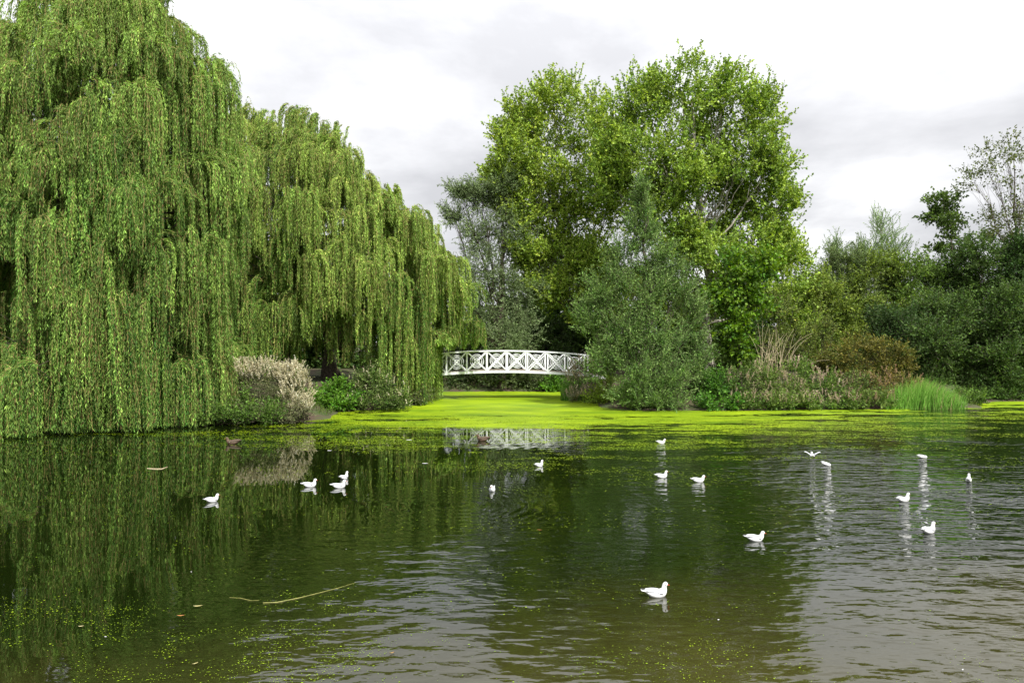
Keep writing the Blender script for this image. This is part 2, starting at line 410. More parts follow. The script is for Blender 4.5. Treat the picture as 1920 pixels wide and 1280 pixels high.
# ------------------------------------------------------------------ weeping willows
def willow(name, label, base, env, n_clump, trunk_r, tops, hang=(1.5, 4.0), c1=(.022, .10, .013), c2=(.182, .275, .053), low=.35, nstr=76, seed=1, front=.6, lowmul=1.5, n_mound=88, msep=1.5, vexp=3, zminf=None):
    """env(theta, v) -> point on the crown surface, v 0 bottom .. 1 top"""
    base = np.asarray(base, float)
    o = empty(name, base); tag(o, label, 'willow tree')
    lv = Leaves(); tb = MB(); lb = MB()
    ctr = base+[0, 0, 0]
    tp = tops[0]; pts = curve(base-[0, 0, .2], tp, (.4, .3, 0), 12, .15); r = trunk_r*(1-.85*np.linspace(0, 1, 12)**.9); r[0] *= 1.4
    tb.tube(pts, r, 11)
    for t2 in tops[1:]:
        p2 = curve(pts[2], t2, (0, 0, -.6), 10, .15); tb.tube(p2, trunk_r*.6*(1-.85*np.linspace(0, 1, 10)), 9)
    cnt = 0
    def spot():
        while True:
            th = rng.random()*2*PI
            if math.sin(th) > .15 and rng.random() < front: continue     # fewer on the side away from the water
            v = rng.random() if rng.random() < .6 else (1-rng.random())**(1/vexp)
            return th, v
    mounds = []; tries = 0
    while len(mounds) < n_mound:
        th, v = spot(); P = env(th, v); tries += 1
        if tries < 4000 and any(np.linalg.norm((P-q[0])*[1, 1, .8]) < msep for q in mounds): continue
        rad = P-np.array([ctr[0], ctr[1], P[2]*.55+.45*base[2]]); rad[2] *= .35; rad = norm(rad)
        mounds.append((P, rad, v, rng.uniform(*hang), rng.random(), rng.uniform(.7, 1.5), rng.uniform(0, 1.7)))
    while cnt < n_clump:
        cnt += 1
        if cnt % 7 in (0, 3):                       # inner foliage between the mounds
            th, v = spot(); P = env(th, v); rad = P-np.array([ctr[0], ctr[1], P[2]]); rad = norm(rad+1e-6)
            P = P-rad*rng.uniform(1.6, 3.2); Lm = rng.uniform(*hang); ty0 = 0; inner = True
        else:
            Pm, rad, v, Lm, ty0, wd, dm = mounds[cnt % n_mound]; inner = False
            tg = norm(np.cross(rad, [0, 0, 1])); t1 = rng.normal(0, .62)*wd; t2 = rng.uniform(-.5, .35)
            P = Pm-rad*dm*.8+tg*t1+rad*t2-rad*.45*t1*t1+np.array([0, 0, -.35*t1*t1-.25*abs(t2)])
        rad = norm(rad*[1, 1, 0]+1e-6)
        Lm = Lm*rng.uniform(.85, 1.2)*((lowmul(P) if callable(lowmul) else lowmul) if v < .34 else (1 if v < .75 else .7))
        # arching limb
        sidx = min(11, 3+int(8*v)); s0 = pts[sidx]
        if rng.random() < .3 and v < .8: lb.tube(curve(s0, P-rad*.3, (0, 0, .2), 9, .1), .05*(1-.8*np.linspace(0, 1, 9)), 5)
        fan = rng.uniform(.32, .85); 
        if v < .8: lb.tube(curve(P-rad*1.0-np.array([0, 0, .5]), P-rad*.1, (0, 0, .1), 4, .03), [.016, .013, .009, .005], 4)
        nn = int(nstr*rng.uniform(.7, 1.3))
        tang = np.cross(rad, [0, 0, 1])
        nl = max(5, nn//9); li = rng.integers(0, nl, nn)          # strands gather in tresses
        off_ = (rng.normal(0, 1, (nl, 3))*[.28, .28, .18])[li]+rng.normal(0, .035, (nn, 3))
        Dh = (rad*rng.uniform(.0, 1.3, (nl, 1))+tang*rng.normal(0, .8, (nl, 1))+np.array([0, 0, 1.0])*rng.uniform(.1, .95, (nl, 1))+rng.normal(0, .18, (nl, 3)))[li]+rng.normal(0, .10, (nn, 3))
        bend_ = np.concatenate([rng.normal(0, .16, (nl, 2)), -2.6/fan*rng.uniform(.75, 1.3, (nl, 1))], 1)[li]; lfac = np.exp(rng.normal(0, .22, (nl, 1)))[li]; llen = rng.uniform(.65, 1.1, nl)[li]
        # two families: short ones that thatch the top, long ones that hang
        Ls = Lm*llen*np.clip(1.2-rng.exponential(.25, nn), .15, 1.2)
        kx = fan
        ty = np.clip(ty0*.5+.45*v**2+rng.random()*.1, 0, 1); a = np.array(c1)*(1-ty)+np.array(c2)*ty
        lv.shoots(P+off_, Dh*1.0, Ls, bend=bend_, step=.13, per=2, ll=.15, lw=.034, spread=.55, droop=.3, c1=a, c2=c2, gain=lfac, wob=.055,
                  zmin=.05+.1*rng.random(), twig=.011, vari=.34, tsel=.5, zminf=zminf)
    tb.build('trunk', M['bark'], o, True, base); lb.build('branches', M['bark'], o, True, base)
    lv.build('crown', o, off=base); lv.build_twigs('twigs', o, off=base)
    print(name, lv.count())
    return o
def env1(th, v):
    H = 20.4; z = 1.6+(H-1.6)*v
    f = (1-min(1, (z/H)**3.2))**.5 if z < H else 0
    lump = 1+.05*math.sin(3*th+2)+.04*math.sin(7*th+z*.8)
    return np.array([-18.1+6.5*f*(.80+.20*sstep(4, 12, z))*math.cos(th)*(1.3 if math.cos(th) < 0 else 1)*lump, 34+6.0*f*math.sin(th)*lump, z])
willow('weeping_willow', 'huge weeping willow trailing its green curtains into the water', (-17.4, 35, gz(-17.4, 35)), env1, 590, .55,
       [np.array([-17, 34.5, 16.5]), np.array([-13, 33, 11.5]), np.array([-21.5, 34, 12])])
# the second crown steps down towards the bridge
def env2(th, v):
    c_, s_ = math.cos(th), math.sin(th)
    xx = -11.3+8.6*c_
    H = np.interp(xx, [-19, -15.5, -12, -9, -6, -4, -2.2], [19.6, 18.3, 16.3, 14.8, 12.9, 11.6, 10.4])
    f0 = (1-v**6)**.5
    f = f0*(1+.08*math.sin(5*th+v*6))
    xx = -11.3+8.6*c_*f
    H = np.interp(xx, [-19, -15.5, -12, -9, -6, -4, -2.2], [19.6, 18.3, 16.3, 14.8, 12.9, 11.6, 10.4])
    zb_ = np.interp(xx, [-16, -8, -5, -3.5], [5.6, 5.0, 4.0, 4.0]); z = zb_+(H-zb_)*v
    return np.array([xx, 45+4.6*s_*f, z])
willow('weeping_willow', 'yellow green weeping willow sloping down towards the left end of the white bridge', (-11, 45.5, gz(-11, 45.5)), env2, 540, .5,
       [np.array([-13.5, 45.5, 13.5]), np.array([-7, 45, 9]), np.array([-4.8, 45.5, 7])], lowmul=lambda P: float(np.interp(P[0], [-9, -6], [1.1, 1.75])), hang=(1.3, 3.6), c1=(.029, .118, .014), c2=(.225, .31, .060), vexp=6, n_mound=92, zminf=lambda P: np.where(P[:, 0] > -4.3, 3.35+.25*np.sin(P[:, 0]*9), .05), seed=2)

# ------------------------------------------------------------------ poplars and trees behind
POP = dict(step=.12, per=2, ll=.15, lw=.125, spread=1.0, droop=.25, wob=.14, vari=.3)
Yr = 50
broad('poplar_tree', (at(1330, 700, Yr)[0], Yr, gz(at(1330, 700, Yr)[0], Yr)),
      [L_(1200, 185, Yr, 60, 55, dy=0), L_(1275, 165, Yr, 65, 55, dy=-1), L_(1355, 160, Yr, 65, 50), L_(1425, 205, Yr, 50, 60, dy=-.5), L_(1230, 270, Yr, 70, 60, dy=-1.5), L_(1160, 250, Yr, 50, 60, dy=1), L_(1130, 330, Yr, 45, 60, dy=1), L_(1240, 420, Yr, 60, 50, dy=-1), L_(1350, 480, Yr, 50, 50, dy=-2), L_(1185, 340, Yr, 50, 60, dy=1), L_(1350, 330, Yr, 50, 50, dy=1),L_(1300, 330, Yr, 40, 45, dy=-2),
       L_(1310, 250, Yr, 60, 55, dy=2), L_(1390, 285, Yr, 65, 60, dy=-1), L_(1448, 300, Yr, 42, 55), L_(1465, 385, Yr, 45, 60, dy=-.5), L_(1400, 370, Yr, 55, 50, dy=1.5),
       L_(1250, 350, Yr, 45, 45, dy=1.5), L_(1480, 470, Yr, 36, 55), L_(1420, 460, Yr, 60, 45, dy=-1), L_(1340, 440, Yr, 45, 35, dy=2), L_(1455, 545, Yr, 55, 50, dy=-1),
       L_(1370, 530, Yr, 65, 50, dy=1), L_(1280, 450, Yr, 50, 50, dy=-1), L_(1300, 560, Yr, 70, 60, dy=1), L_(1490, 590, Yr, 45, 50)],
      'tallest round poplar with pale grey limbs showing behind the island thicket', bark='pale_bark', tr=.42, top=at(1296, 190, Yr), fork=.55, cl=34, per_cl=11,
      c1=(.11, .20, .028), c2=(.28, .38, .055), upness=.65, sl=(.5, 1.5), sub=.33, pale=.10, **POP)
Yl = 55.5
broad('poplar_tree', (at(1130, 700, Yl)[0], Yl, gz(at(1130, 700, Yl)[0], Yl)),
      [L_(1045, 180, Yl, 50, 42), L_(985, 215, Yl, 42, 45), L_(1105, 225, Yl, 55, 55, dy=-1), L_(955, 250, Yl, 34, 36), L_(960, 360, Yl, 40, 38, dy=-.5), L_(1040, 440, Yl, 50, 40), L_(985, 470, Yl, 40, 30), L_(1110, 520, Yl, 50, 40), L_(1020, 530, Yl, 50, 36), L_(1030, 265, Yl, 60, 50, dy=1), L_(965, 290, Yl, 42, 45, dy=-1), L_(1150, 290, Yl, 50, 60),
       L_(1080, 320, Yl, 60, 50, dy=-1.5), L_(1000, 350, Yl, 55, 45, dy=1), L_(935, 330, Yl, 30, 28), L_(1140, 390, Yl, 65, 55, dy=-1), L_(1060, 390, Yl, 55, 35), L_(985, 410, Yl, 45, 35, den=.8),
       L_(1100, 470, Yl, 45, 35, dy=-1), L_(1010, 480, Yl, 50, 30, den=.7), L_(1060, 550, Yl, 60, 45), L_(1140, 560, Yl, 70, 60)],
      'leaning poplar with yellowing upper leaves left of the tallest tree', bark='bark', tr=.36, top=at(1010, 330, Yl), fork=.6, cl=34, per_cl=11,
      c1=(.13, .22, .028), c2=(.32, .41, .06), upness=.65, sl=(.5, 1.5), sub=.33, pale=.10, **POP)
GW = dict(step=.12, per=2, ll=.15, lw=.05, spread=.8, droop=.1, wob=.12, vari=.28)
Yg = 54.8
broad('grey_willow_tree', (at(940, 700, Yg)[0], Yg, gz(at(940, 700, Yg)[0], Yg)),
      [L_(865, 355, Yg, 32, 18, den=.8), L_(905, 365, Yg, 45, 35, den=1.1), L_(945, 350, Yg, 38, 40, den=1.1), L_(945, 430, Yg, 55, 50), L_(895, 440, Yg, 38, 45, den=.8), L_(920, 510, Yg, 50, 45),
       L_(975, 540, Yg, 55, 60), L_(900, 590, Yg, 50, 50), L_(960, 630, Yg, 55, 45, dy=-1.5), L_(850, 400, Yg, 22, 25, den=.4), L_(870, 530, Yg, 40, 50)],
      'silvery grey green willow rising behind the white bridge', tr=.3, cl=38, per_cl=12, c1=(.09, .14, .05), c2=(.22, .29, .13), upness=.35, sl=(.5, 1.3), sub=.34, **GW)
DK = dict(step=.16, per=2, ll=.2, lw=.11, spread=.9, droop=.1, wob=.15, vari=.3)
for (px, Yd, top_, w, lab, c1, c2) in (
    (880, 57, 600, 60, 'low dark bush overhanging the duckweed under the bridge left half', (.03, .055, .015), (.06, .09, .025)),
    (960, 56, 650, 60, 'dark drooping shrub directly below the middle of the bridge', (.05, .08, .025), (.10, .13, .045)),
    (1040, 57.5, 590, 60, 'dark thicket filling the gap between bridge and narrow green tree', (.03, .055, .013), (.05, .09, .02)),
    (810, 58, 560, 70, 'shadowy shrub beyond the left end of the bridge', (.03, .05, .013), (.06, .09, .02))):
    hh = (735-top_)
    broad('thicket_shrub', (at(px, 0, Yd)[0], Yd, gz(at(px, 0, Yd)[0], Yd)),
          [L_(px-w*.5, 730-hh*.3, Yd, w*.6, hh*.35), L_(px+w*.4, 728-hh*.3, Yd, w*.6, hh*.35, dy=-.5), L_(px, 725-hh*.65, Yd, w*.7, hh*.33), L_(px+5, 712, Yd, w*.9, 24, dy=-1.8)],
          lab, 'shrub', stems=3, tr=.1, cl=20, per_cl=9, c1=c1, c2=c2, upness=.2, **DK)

# ------------------------------------------------------------------ island planting
SW = dict(step=.10, per=2, ll=.125, lw=.04, spread=.8, droop=0, wob=.11, vari=.38)
Ys = 41
lob = []
for (px, py, rx, ry, dy) in ((1205, 375, 14, 30, 0), (1200, 430, 28, 35, 0), (1225, 480, 40, 38, -.5), (1170, 490, 40, 38, .3), (1130, 540, 38, 36, 0), (1205, 550, 52, 42, -1), (1265, 530, 38, 45, 0),
                             (1105, 600, 30, 34, 0), (1165, 620, 48, 42, -1.2), (1235, 625, 50, 42, -1.2), (1290, 600, 34, 45, 0), (1140, 680, 42, 36, -.8), (1200, 695, 50, 38, -1.8), (1260, 700, 46, 40, -1.5),
                             (1305, 680, 30, 40, -.5), (1185, 745, 38, 18, -2.0), (1240, 745, 45, 22, -2.2), (1150, 640, 40, 40, 1)):
    lob.append(L_(px, py, Ys, rx, ry, dy=dy))
broad('sallow_tree', (at(1220, 0, Ys)[0], Ys-.2, gz(at(1220, 0, Ys)[0], Ys)), lob, 'narrow pointed grey green sallow standing at the island edge over the duckweed', tr=.22, stems=4,
      top=at(1206, 380, Ys), cl=21, per_cl=13, c1=(.06, .135, .026), c2=(.19, .28, .085), upness=.75, sl=(.5, 1.5), sub=.27, **SW)
Ym = 43
broad('maple_sapling', (at(1385, 0, Ym)[0], Ym, gz(at(1385, 0, Ym)[0], Ym)),
      [L_(1385, 500, Ym, 40, 28), L_(1360, 545, Ym, 34, 30, dy=-.4), L_(1410, 555, Ym, 36, 32), L_(1375, 600, Ym, 32, 30, dy=-.5), L_(1385, 650, Ym, 28, 28, dy=-.6), L_(1440, 500, Ym, 26, 28)],
      'bright green broad leaved sapling between the pointed sallow and the dry stems', 'sapling', tr=.09, cl=18, per_cl=8, c1=(.045, .12, .010), c2=(.13, .22, .015), pale=.04, upness=.3, step=.17, per=2, ll=.19, lw=.15,
      spread=1.1, droop=.2, wob=.15, vari=.28)

def shrub(name, base, lobes, label, c1, c2, cat='shrub', seed_heads=None, hd=1.0, cl=14, per_cl=8, ll=.1, lw=.06, sl=(.3, .9), nseed=99, upness=.5, skirt=1.45, **kw):
    base = np.asarray(base, float); o = empty(name, base); tag(o, label, cat)
    lv = Leaves(); sh = Leaves(); st = MB()
    xs = [l[0][0]-l[1][0] for l in lobes]+[l[0][0]+l[1][0] for l in lobes]; x0, x1 = min(xs), max(xs)
    if skirt:
        for q in range(max(2, int((x1-x0)/.8))):
            xx = x0+(x1-x0)*(q+.5)/max(2, int((x1-x0)/.8)); lobes = lobes+[(np.array([xx, base[1]-skirt, .42]), (.55, .5, .38), .7)]
    for (c, R, den) in lobes:
        c = np.asarray(c, float); R = np.asarray(R, float)
        for q in range(6):
            e_ = c+rdir(1)[0]*R*.8
            b0 = np.array([c[0]+rng.normal(0, .2), base[1]+rng.normal(0, .15), base[2]-.1])
            st.tube(curve(b0, e_, (0, 0, .1), 7, .04), .022*(1-.7*np.linspace(0, 1, 7)), 5)
        n_cl = max(3, int(cl*den)); cc = c+rdir(n_cl)*R*(rng.random((n_cl, 1))**.4)
        ns = n_cl*per_cl; ci = np.repeat(np.arange(n_cl), per_cl)
        P = cc[ci]+rng.normal(0, 1, (ns, 3))*R*.2
        D = norm(norm((P-c)/R)*.7+np.array([0, 0, upness])+rdir(ns)*.6); Ls = rng.uniform(sl[0], sl[1], ns)
        lv.shoots(P-D*Ls[:, None]*.5, D, Ls, step=.1, per=2, ll=ll, lw=lw, spread=.9, c1=c1, c2=c2, wob=.12, vari=.3, twig=.008, **kw)
        nseed -= 1
        if seed_heads and nseed >= 0:
            a1, a2, frac = seed_heads
            n = int(28*den*hd*frac); d = rdir(n); d[:, 2] = np.abs(d[:, 2])*.9-.2; d[:, 1] = -np.abs(d[:, 1])*.9+.2
            d = norm(d); P = c+d*R*rng.uniform(.85, 1.05, (n, 1))
            sh.shoots(P, norm(np.array([0, 0, 1.1])+rdir(n)*.4+d*.3), rng.uniform(.15, .45, n), step=.035, per=3, ll=.055, lw=.035, spread=1.0, c1=a1, c2=a2, wob=.1, vari=.22)
    st.build('stems', M['bark'], o, True, base)
    lv.build('foliage', o, off=base); lv.build_twigs('twigs', o, M['bark'], off=base)
    if seed_heads: sh.build('seed_heads', o, off=base)
    return o
def S_(px, py, Y, label, lobes, c1, c2, name='bank_shrub', **kw):
    x = at(px, 0, Y)[0]
    return shrub(name, (x, Y, gz(x, Y)), [L_(*l[:2], Y, *l[2:4], dy=(l[4] if len(l) > 4 else 0)) for l in lobes], label, c1, c2, **kw)
G1, G2 = (.045, .10, .014), (.11, .19, .03)
PK1, PK2 = (.36, .33, .20), (.60, .56, .41)
# left bank
S_(530, 0, 34.2, 'rounded bush of pale fluffy seed heads standing alone on the left bank', [(556, 738, 26, 40, -.4), (562, 765, 20, 20, -.6), (548, 710, 26, 25), (500, 705, 30, 24), (460, 702, 26, 20), (515, 745, 34, 32), (480, 740, 40, 34), (440, 730, 28, 26, .4), (555, 775, 25, 16, -.3)],
   (.09, .12, .04), (.22, .22, .11), name='seeding_shrub', seed_heads=(PK1, PK2, 5), nseed=5, ll=.09, lw=.03)
S_(450, 0, 33.2, 'low dark green bush at the waterline beside the trailing willow curtain', [(420, 765, 30, 24), (465, 760, 32, 26), (510, 770, 28, 20), (440, 780, 40, 14, -.4), (500, 782, 30, 12, -.3)], G1, G2)
S_(610, 0, 39.6, 'small vivid green leafy bush right of the pale seed head bush', [(612, 745, 24, 20), (630, 728, 18, 16), (640, 752, 30, 18, -.4)], (.05, .15, .012), (.12, .23, .025), ll=.14, lw=.09)
S_(690, 0, 40.5, 'wide tangled bush with brown twigs below the sloping willow', [(660, 735, 32, 26), (700, 722, 34, 36, -.5), (735, 738, 30, 30, -.7), (680, 758, 40, 14, -.6), (745, 760, 28, 12, -.5), (690, 702, 26, 18)],
   G1, (.14, .19, .05), seed_heads=(PK1, PK2, .25))
S_(778, 0, 43.5, 'little grey shrub under the last willow strands near the duckweed', [(775, 748, 18, 14), (790, 740, 16, 16)], (.06, .08, .03), (.14, .16, .07))
# bridge's right end
S_(1095, 0, 45.4, 'grey fluffy shrub covering the right end of the white bridge', [(1095, 690, 24, 20), (1110, 710, 28, 26), (1082, 712, 20, 22), (1120, 738, 26, 20, -.4)], (.12, .13, .07), (.25, .24, .15), name='seeding_shrub',
   seed_heads=((.30, .25, .18), (.48, .40, .30), 1.6), ll=.09, lw=.03)
S_(1120, 0, 43.6, 'yellow green weedy plant between the small reeds and the pointed sallow', [(1120, 745, 20, 16), (1135, 730, 18, 18)], (.12, .2, .02), (.22, .28, .04), name='leafy_weed', cat='plant')
# island front, left to right
S_(1335, 0, 40.4, 'dark glossy bramble bush at the waterline right of the sallow foot', [(1330, 742, 26, 26), (1350, 720, 24, 24), (1318, 712, 24, 24, .4), (1345, 762, 24, 10, -.4)], (.04, .12, .015), (.10, .21, .03), ll=.13, lw=.09)
S_(1390, 0, 40.4, 'mixed bush with pinkish flower spikes in the middle of the island edge', [(1385, 735, 28, 28), (1420, 745, 28, 22), (1395, 705, 30, 24, .4), (1400, 764, 34, 9, -.5)], G1, (.14, .2, .05), seed_heads=((.30, .25, .16), (.46, .38, .27), .6))
S_(1450, 0, 40.6, 'straw topped bush below the dry arching stems', [(1445, 720, 30, 26), (1480, 735, 28, 26), (1460, 755, 34, 14, -.5), (1440, 695, 26, 20, .5)], (.07, .13, .02), (.18, .25, .06), seed_heads=((.26, .22, .13), (.42, .36, .24), .8))
S_(1520, 0, 40.9, 'bush with pale beige plumes left of the orange leaved shrub', [(1515, 715, 26, 26), (1550, 722, 28, 26), (1530, 750, 36, 16, -.5), (1500, 690, 22, 18, .5)], (.06, .13, .02), (.16, .24, .05), seed_heads=((.28, .23, .15), (.46, .38, .28), .8))
S_(1590, 0, 41.0, 'brown green tangle under the orange leaved shrub', [(1580, 725, 30, 26), (1620, 725, 30, 26), (1600, 752, 40, 14, -.5)], (.06, .115, .02), (.15, .20, .05), seed_heads=((.24, .17, .11), (.34, .25, .17), .5))
S_(1665, 0, 41.3, 'rusty shrub sloping down into the back of the large reeds', [(1660, 715, 30, 24), (1700, 722, 30, 20), (1655, 740, 30, 24, -.3), (1735, 738, 22, 14, .3)], (.08, .10, .02), (.22, .17, .05), seed_heads=((.26, .17, .10), (.36, .25, .16), .5), skirt=0)
S_(1610, 0, 43.5, 'orange and brown leaved shrub spreading above the island planting', [(1575, 665, 34, 22), (1620, 650, 36, 24, .3), (1665, 662, 36, 22), (1600, 690, 44, 24), (1655, 690, 42, 20), (1690, 680, 20, 14), (1550, 690, 26, 20)],
   (.06, .09, .015), (.17, .15, .03), name='sumac_shrub', cl=18, per_cl=9, skirt=0, ll=.14, lw=.055, upness=.15)
S_(1515, 0, 44.5, 'olive green shrub behind the dry arching stems', [(1500, 640, 36, 40), (1540, 620, 30, 40), (1460, 650, 34, 40), (1470, 580, 34, 40)], (.06, .10, .02), (.16, .19, .04), cl=18)
S_(1330, 0, 43.4, 'shady hazel bush filling between sallow and sapling', [(1330, 640, 26, 40), (1345, 690, 28, 30), (1420, 690, 34, 34), (1400, 660, 24, 30, .6)], (.05, .10, .015), (.11, .17, .03), cl=18)
S_(1835, 0, 45.9, 'low green waterside bush just right of the large reeds on the far bank', [(1820, 740, 34, 20), (1850, 742, 30, 18)], (.035, .08, .014), (.08, .14, .03), skirt=.8)
S_(1905, 0, 45.9, 'low green waterside bush where the far bank meets the right edge', [(1890, 740, 34, 20), (1930, 740, 36, 20)], (.035, .08, .014), (.08, .14, .03), skirt=.8)
S_(1808, 0, 42.6, 'small weedy tuft closing the gap between the large reeds and the far bank', [(1800, 745, 20, 14), (1818, 748, 20, 12)], (.05, .11, .015), (.12, .2, .035), name='leafy_weed', cat='plant', skirt=.8)
S_(1062, 0, 54.4, 'bright green bush on the back shore beneath the right half of the bridge', [(1050, 712, 26, 18), (1075, 706, 26, 22), (1040, 722, 22, 12)], (.05, .13, .015), (.12, .24, .03), ll=.16, lw=.1, skirt=.9)
# dry stems
o = empty('dry_reed_clump', (at(1455, 0, 42)[0], 42, .9)); tag(o, 'tall clump of dry straw coloured stems arching above the island bushes', 'dry grass')
tb = MB()
for k in range(38):
    x0 = at(rng.uniform(1420, 1475), 0, 42)[0]; a = rng.normal(0.1, .5)
    h = rng.uniform(2.4, 4.0); b0 = np.array([x0, 42+rng.normal(0, .35), .9])
    t = np.linspace(0, 1, 9)[:, None]
    pts = b0+np.array([a*1.0, rng.normal(0, .3), h])*t+np.array([a*1.3, 0, -.9*abs(a)])*t**3
    tb.tube(pts-(0), .013*(1-.6*t[:, 0]), 4)
tb.build('stems', M['dry'], o, off=(at(1455, 0, 42)[0], 42, .9))

# reeds
def reeds(name, label, x0, x1, yf, n, hfun, depth, c1, c2, lean=.12):
    base = np.array([(x0+x1)/2, yf, 0]); o = empty(name, base); tag(o, label, 'reeds')
    x = rng.uniform(x0, x1, n); y = yf+rng.random(n)*depth; h = hfun(x)*rng.uniform(.6, 1.08, n)
    D = norm(np.c_[rng.normal(lean*.4, lean, n), rng.normal(-.03, lean, n), np.ones(n)])
    bx = rng.normal(0.05, .25, n)+np.interp(x, [x0, x1], [-.05, .3]); K_ = 7; w = rng.uniform(.018, .032, n)
    sd = norm(np.cross(D, norm(np.c_[rng.normal(0, .6, n), np.ones(n), np.zeros(n)]))); V_ = []
    for k in range(K_):
        t = k/(K_-1); p_ = np.c_[x, y, np.full(n, -.05)]+D*(h*t)[:, None]+np.c_[bx*h*t**3*.5, rng.normal(0, .02, n), -np.abs(bx)*h*t**4*.3]
        ww = (w*(1-t**1.5*.9))[:, None]
        V_.append(np.stack([p_-sd*ww/2, p_+sd*ww/2], 1))
    V_ = np.stack(V_, 1).reshape(n, -1, 3)
    b_ = (np.arange(n)*K_*2)[:, None]; f = np.concatenate([np.stack([b_+2*k, b_+2*k+1, b_+2*k+3, b_+2*k+2], -1) for k in range(K_-1)], 1).reshape(-1, 4)
    t = rng.random((n, 1)); col = (np.array(c1)*(1-t)+np.array(c2)*t)*np.exp(rng.normal(0, .2, (n, 1)))
    strw = rng.random(n) < .08; col[strw] = (.4, .34, .16)
    mesh_np('blades', V_.reshape(-1, 3), f, M['leaf'], o, np.repeat(col, K_*2, 0), off=base)
    return o
xr0 = at(1652, 0, 40)[0]; xr1 = at(1802, 0, 40)[0]
reeds('reed_bed', 'large bed of tall green reeds at the right tip of the island', xr0, xr1, 39.4, 1750, lambda x: np.interp(x, [xr0, xr0+1.0, xr0+2.2, xr1-.8, xr1], [.9, 1.5, 2.0, 1.35, .8]), 1.6, (.11, .29, .03), (.24, .42, .08))
reeds('reed_bed', 'small clump of green reeds beside the right end of the bridge', at(1052, 0, 45)[0], at(1100, 0, 45)[0], 44.9, 420, lambda x: 1.35+0*x, 1.0, (.07, .2, .02), (.15, .3, .05))

# ------------------------------------------------------------------ right hand wood and backdrop trees
def wood(px, top_, w, Y_, lab, c1, c2, name='bushy_tree', bot=745, cl=32, ll=.17, lw=.08, up=.4, den=1.0, tr=.16, gap=None, **kw):
    h = bot-top_; x = at(px, 0, Y_)[0]; lobes = []
    nl = max(4, int(h/42)); 
    for k in range(nl):
        t = (k+.5)/nl; py = top_+h*t; ww = w*(.35+.75*math.sin(PI*min(1, t*.75+.12))**.8)
        m_ = 2 if ww > 34 else 1
        for q in range(m_):
            lobes.append(L_(px+(q-(m_-1)/2)*ww*.95+rng.normal(0, w*.1), py+rng.normal(0, 6), Y_, ww*(.62 if m_ == 2 else .9), h/nl*.75, dy=rng.normal(0, .8), den=den))
    k_ = dict(step=.14, per=2, spread=.9, droop=.1, wob=.13, vari=.3); k_.update(kw)
    return broad(name, (x, Y_, gz(x, Y_)), lobes, lab, tr=tr, cl=cl, per_cl=9, c1=c1, c2=c2, upness=up, ll=ll, lw=lw, **k_)
DG1, DG2 = (.034, .074, .015), (.082, .14, .028)
wood(1535, 520, 55, 52, 'light green tree tucked behind the right side of the tallest poplar', (.09, .15, .02), (.20, .26, .045))
wood(1585, 480, 50, 55, 'grey green bush topped tree left of the feathery willow', (.08, .13, .04), (.18, .24, .09), lw=.06)
wood(1640, 490, 60, 54, 'olive green tree directly below the feathery willow top', (.075, .13, .018), (.17, .23, .04))
wood(1720, 500, 62, 54, 'mid green round tree in the middle of the right wood', (.06, .12, .018), (.14, .22, .04))
wood(1790, 485, 60, 55, 'dark green tree under the small dark headed tree', DG1, DG2)
wood(1860, 460, 65, 54, 'dark green tree beneath the sparse thin branched tree', DG1, DG2)
wood(1935, 440, 70, 53, 'darkest tree cut off by the right edge of the view', (.02, .05, .01), (.05, .1, .02))
wood(1690, 580, 60, 48, 'shaded shrub behind the orange leaved bush', (.03, .065, .015), (.06, .11, .03), name='thicket_shrub', ll=.14)
wood(1770, 560, 60, 47.5, 'dark shrub overhanging the far bank behind the reeds', DG1, DG2, name='thicket_shrub', ll=.14)
wood(1845, 625, 60, 47, 'dark shrub on the far bank right of the reeds', DG1, DG2, name='thicket_shrub', ll=.14, bot=752)
wood(1915, 545, 60, 46.8, 'dark shrub on the far bank at the right edge', DG1, DG2, name='thicket_shrub', ll=.14, bot=752)
wood(2010, 520, 80, 48, 'dark shrub mostly outside the right of the view', DG1, DG2, name='thicket_shrub', ll=.16)
# emergent trees above the wood
broad('feathery_willow', (at(1650, 0, 57)[0], 57, 1.2), [L_(1650, 425, 57, 26, 32, den=.55), L_(1640, 465, 57, 34, 26, den=.6), L_(1680, 460, 57, 26, 26, den=.5), L_(1615, 470, 57, 18, 24, den=.4), L_(1655, 500, 57, 45, 24, den=.7)],
      'thin feathery pale willow top poking above the right wood', 'tree', tr=.13, top=at(1650, 410, 57), cl=26, per_cl=8, c1=(.12, .20, .07), c2=(.24, .34, .13), upness=1.2, sl=(.7, 1.7), step=.10, per=2, ll=.13, lw=.04, spread=.6, wob=.06, vari=.3)
broad('feathery_willow', (at(1570, 0, 58)[0], 58, 1.2), [L_(1568, 465, 58, 16, 22, den=.5), L_(1575, 500, 58, 28, 24, den=.6)],
      'short wispy grey willow top beside the tallest poplar', 'tree', tr=.1, top=at(1568, 450, 58), cl=26, per_cl=8, c1=(.11, .18, .07), c2=(.22, .31, .12), upness=1.2, sl=(.6, 1.4), step=.10, per=2, ll=.13, lw=.04, spread=.6, wob=.06, vari=.3)
broad('small_headed_tree', (at(1815, 0, 56)[0], 56, 1.2), [L_(1772, 380, 56, 32, 20, den=.8), L_(1775, 415, 56, 38, 24, den=.8), L_(1790, 450, 56, 34, 24, den=.6), L_(1750, 400, 56, 18, 20, den=.5), L_(1752, 465, 56, 20, 10, den=.4)],
      'small dark headed tree leaning left above the right wood', 'tree', tr=.14, top=at(1772, 400, 56), fork=.8, cl=24, per_cl=8, c1=(.05, .09, .02), c2=(.10, .16, .03), upness=.4, sl=(.3, .8), step=.14, per=2, ll=.18, lw=.14, spread=1, wob=.14, vari=.3)
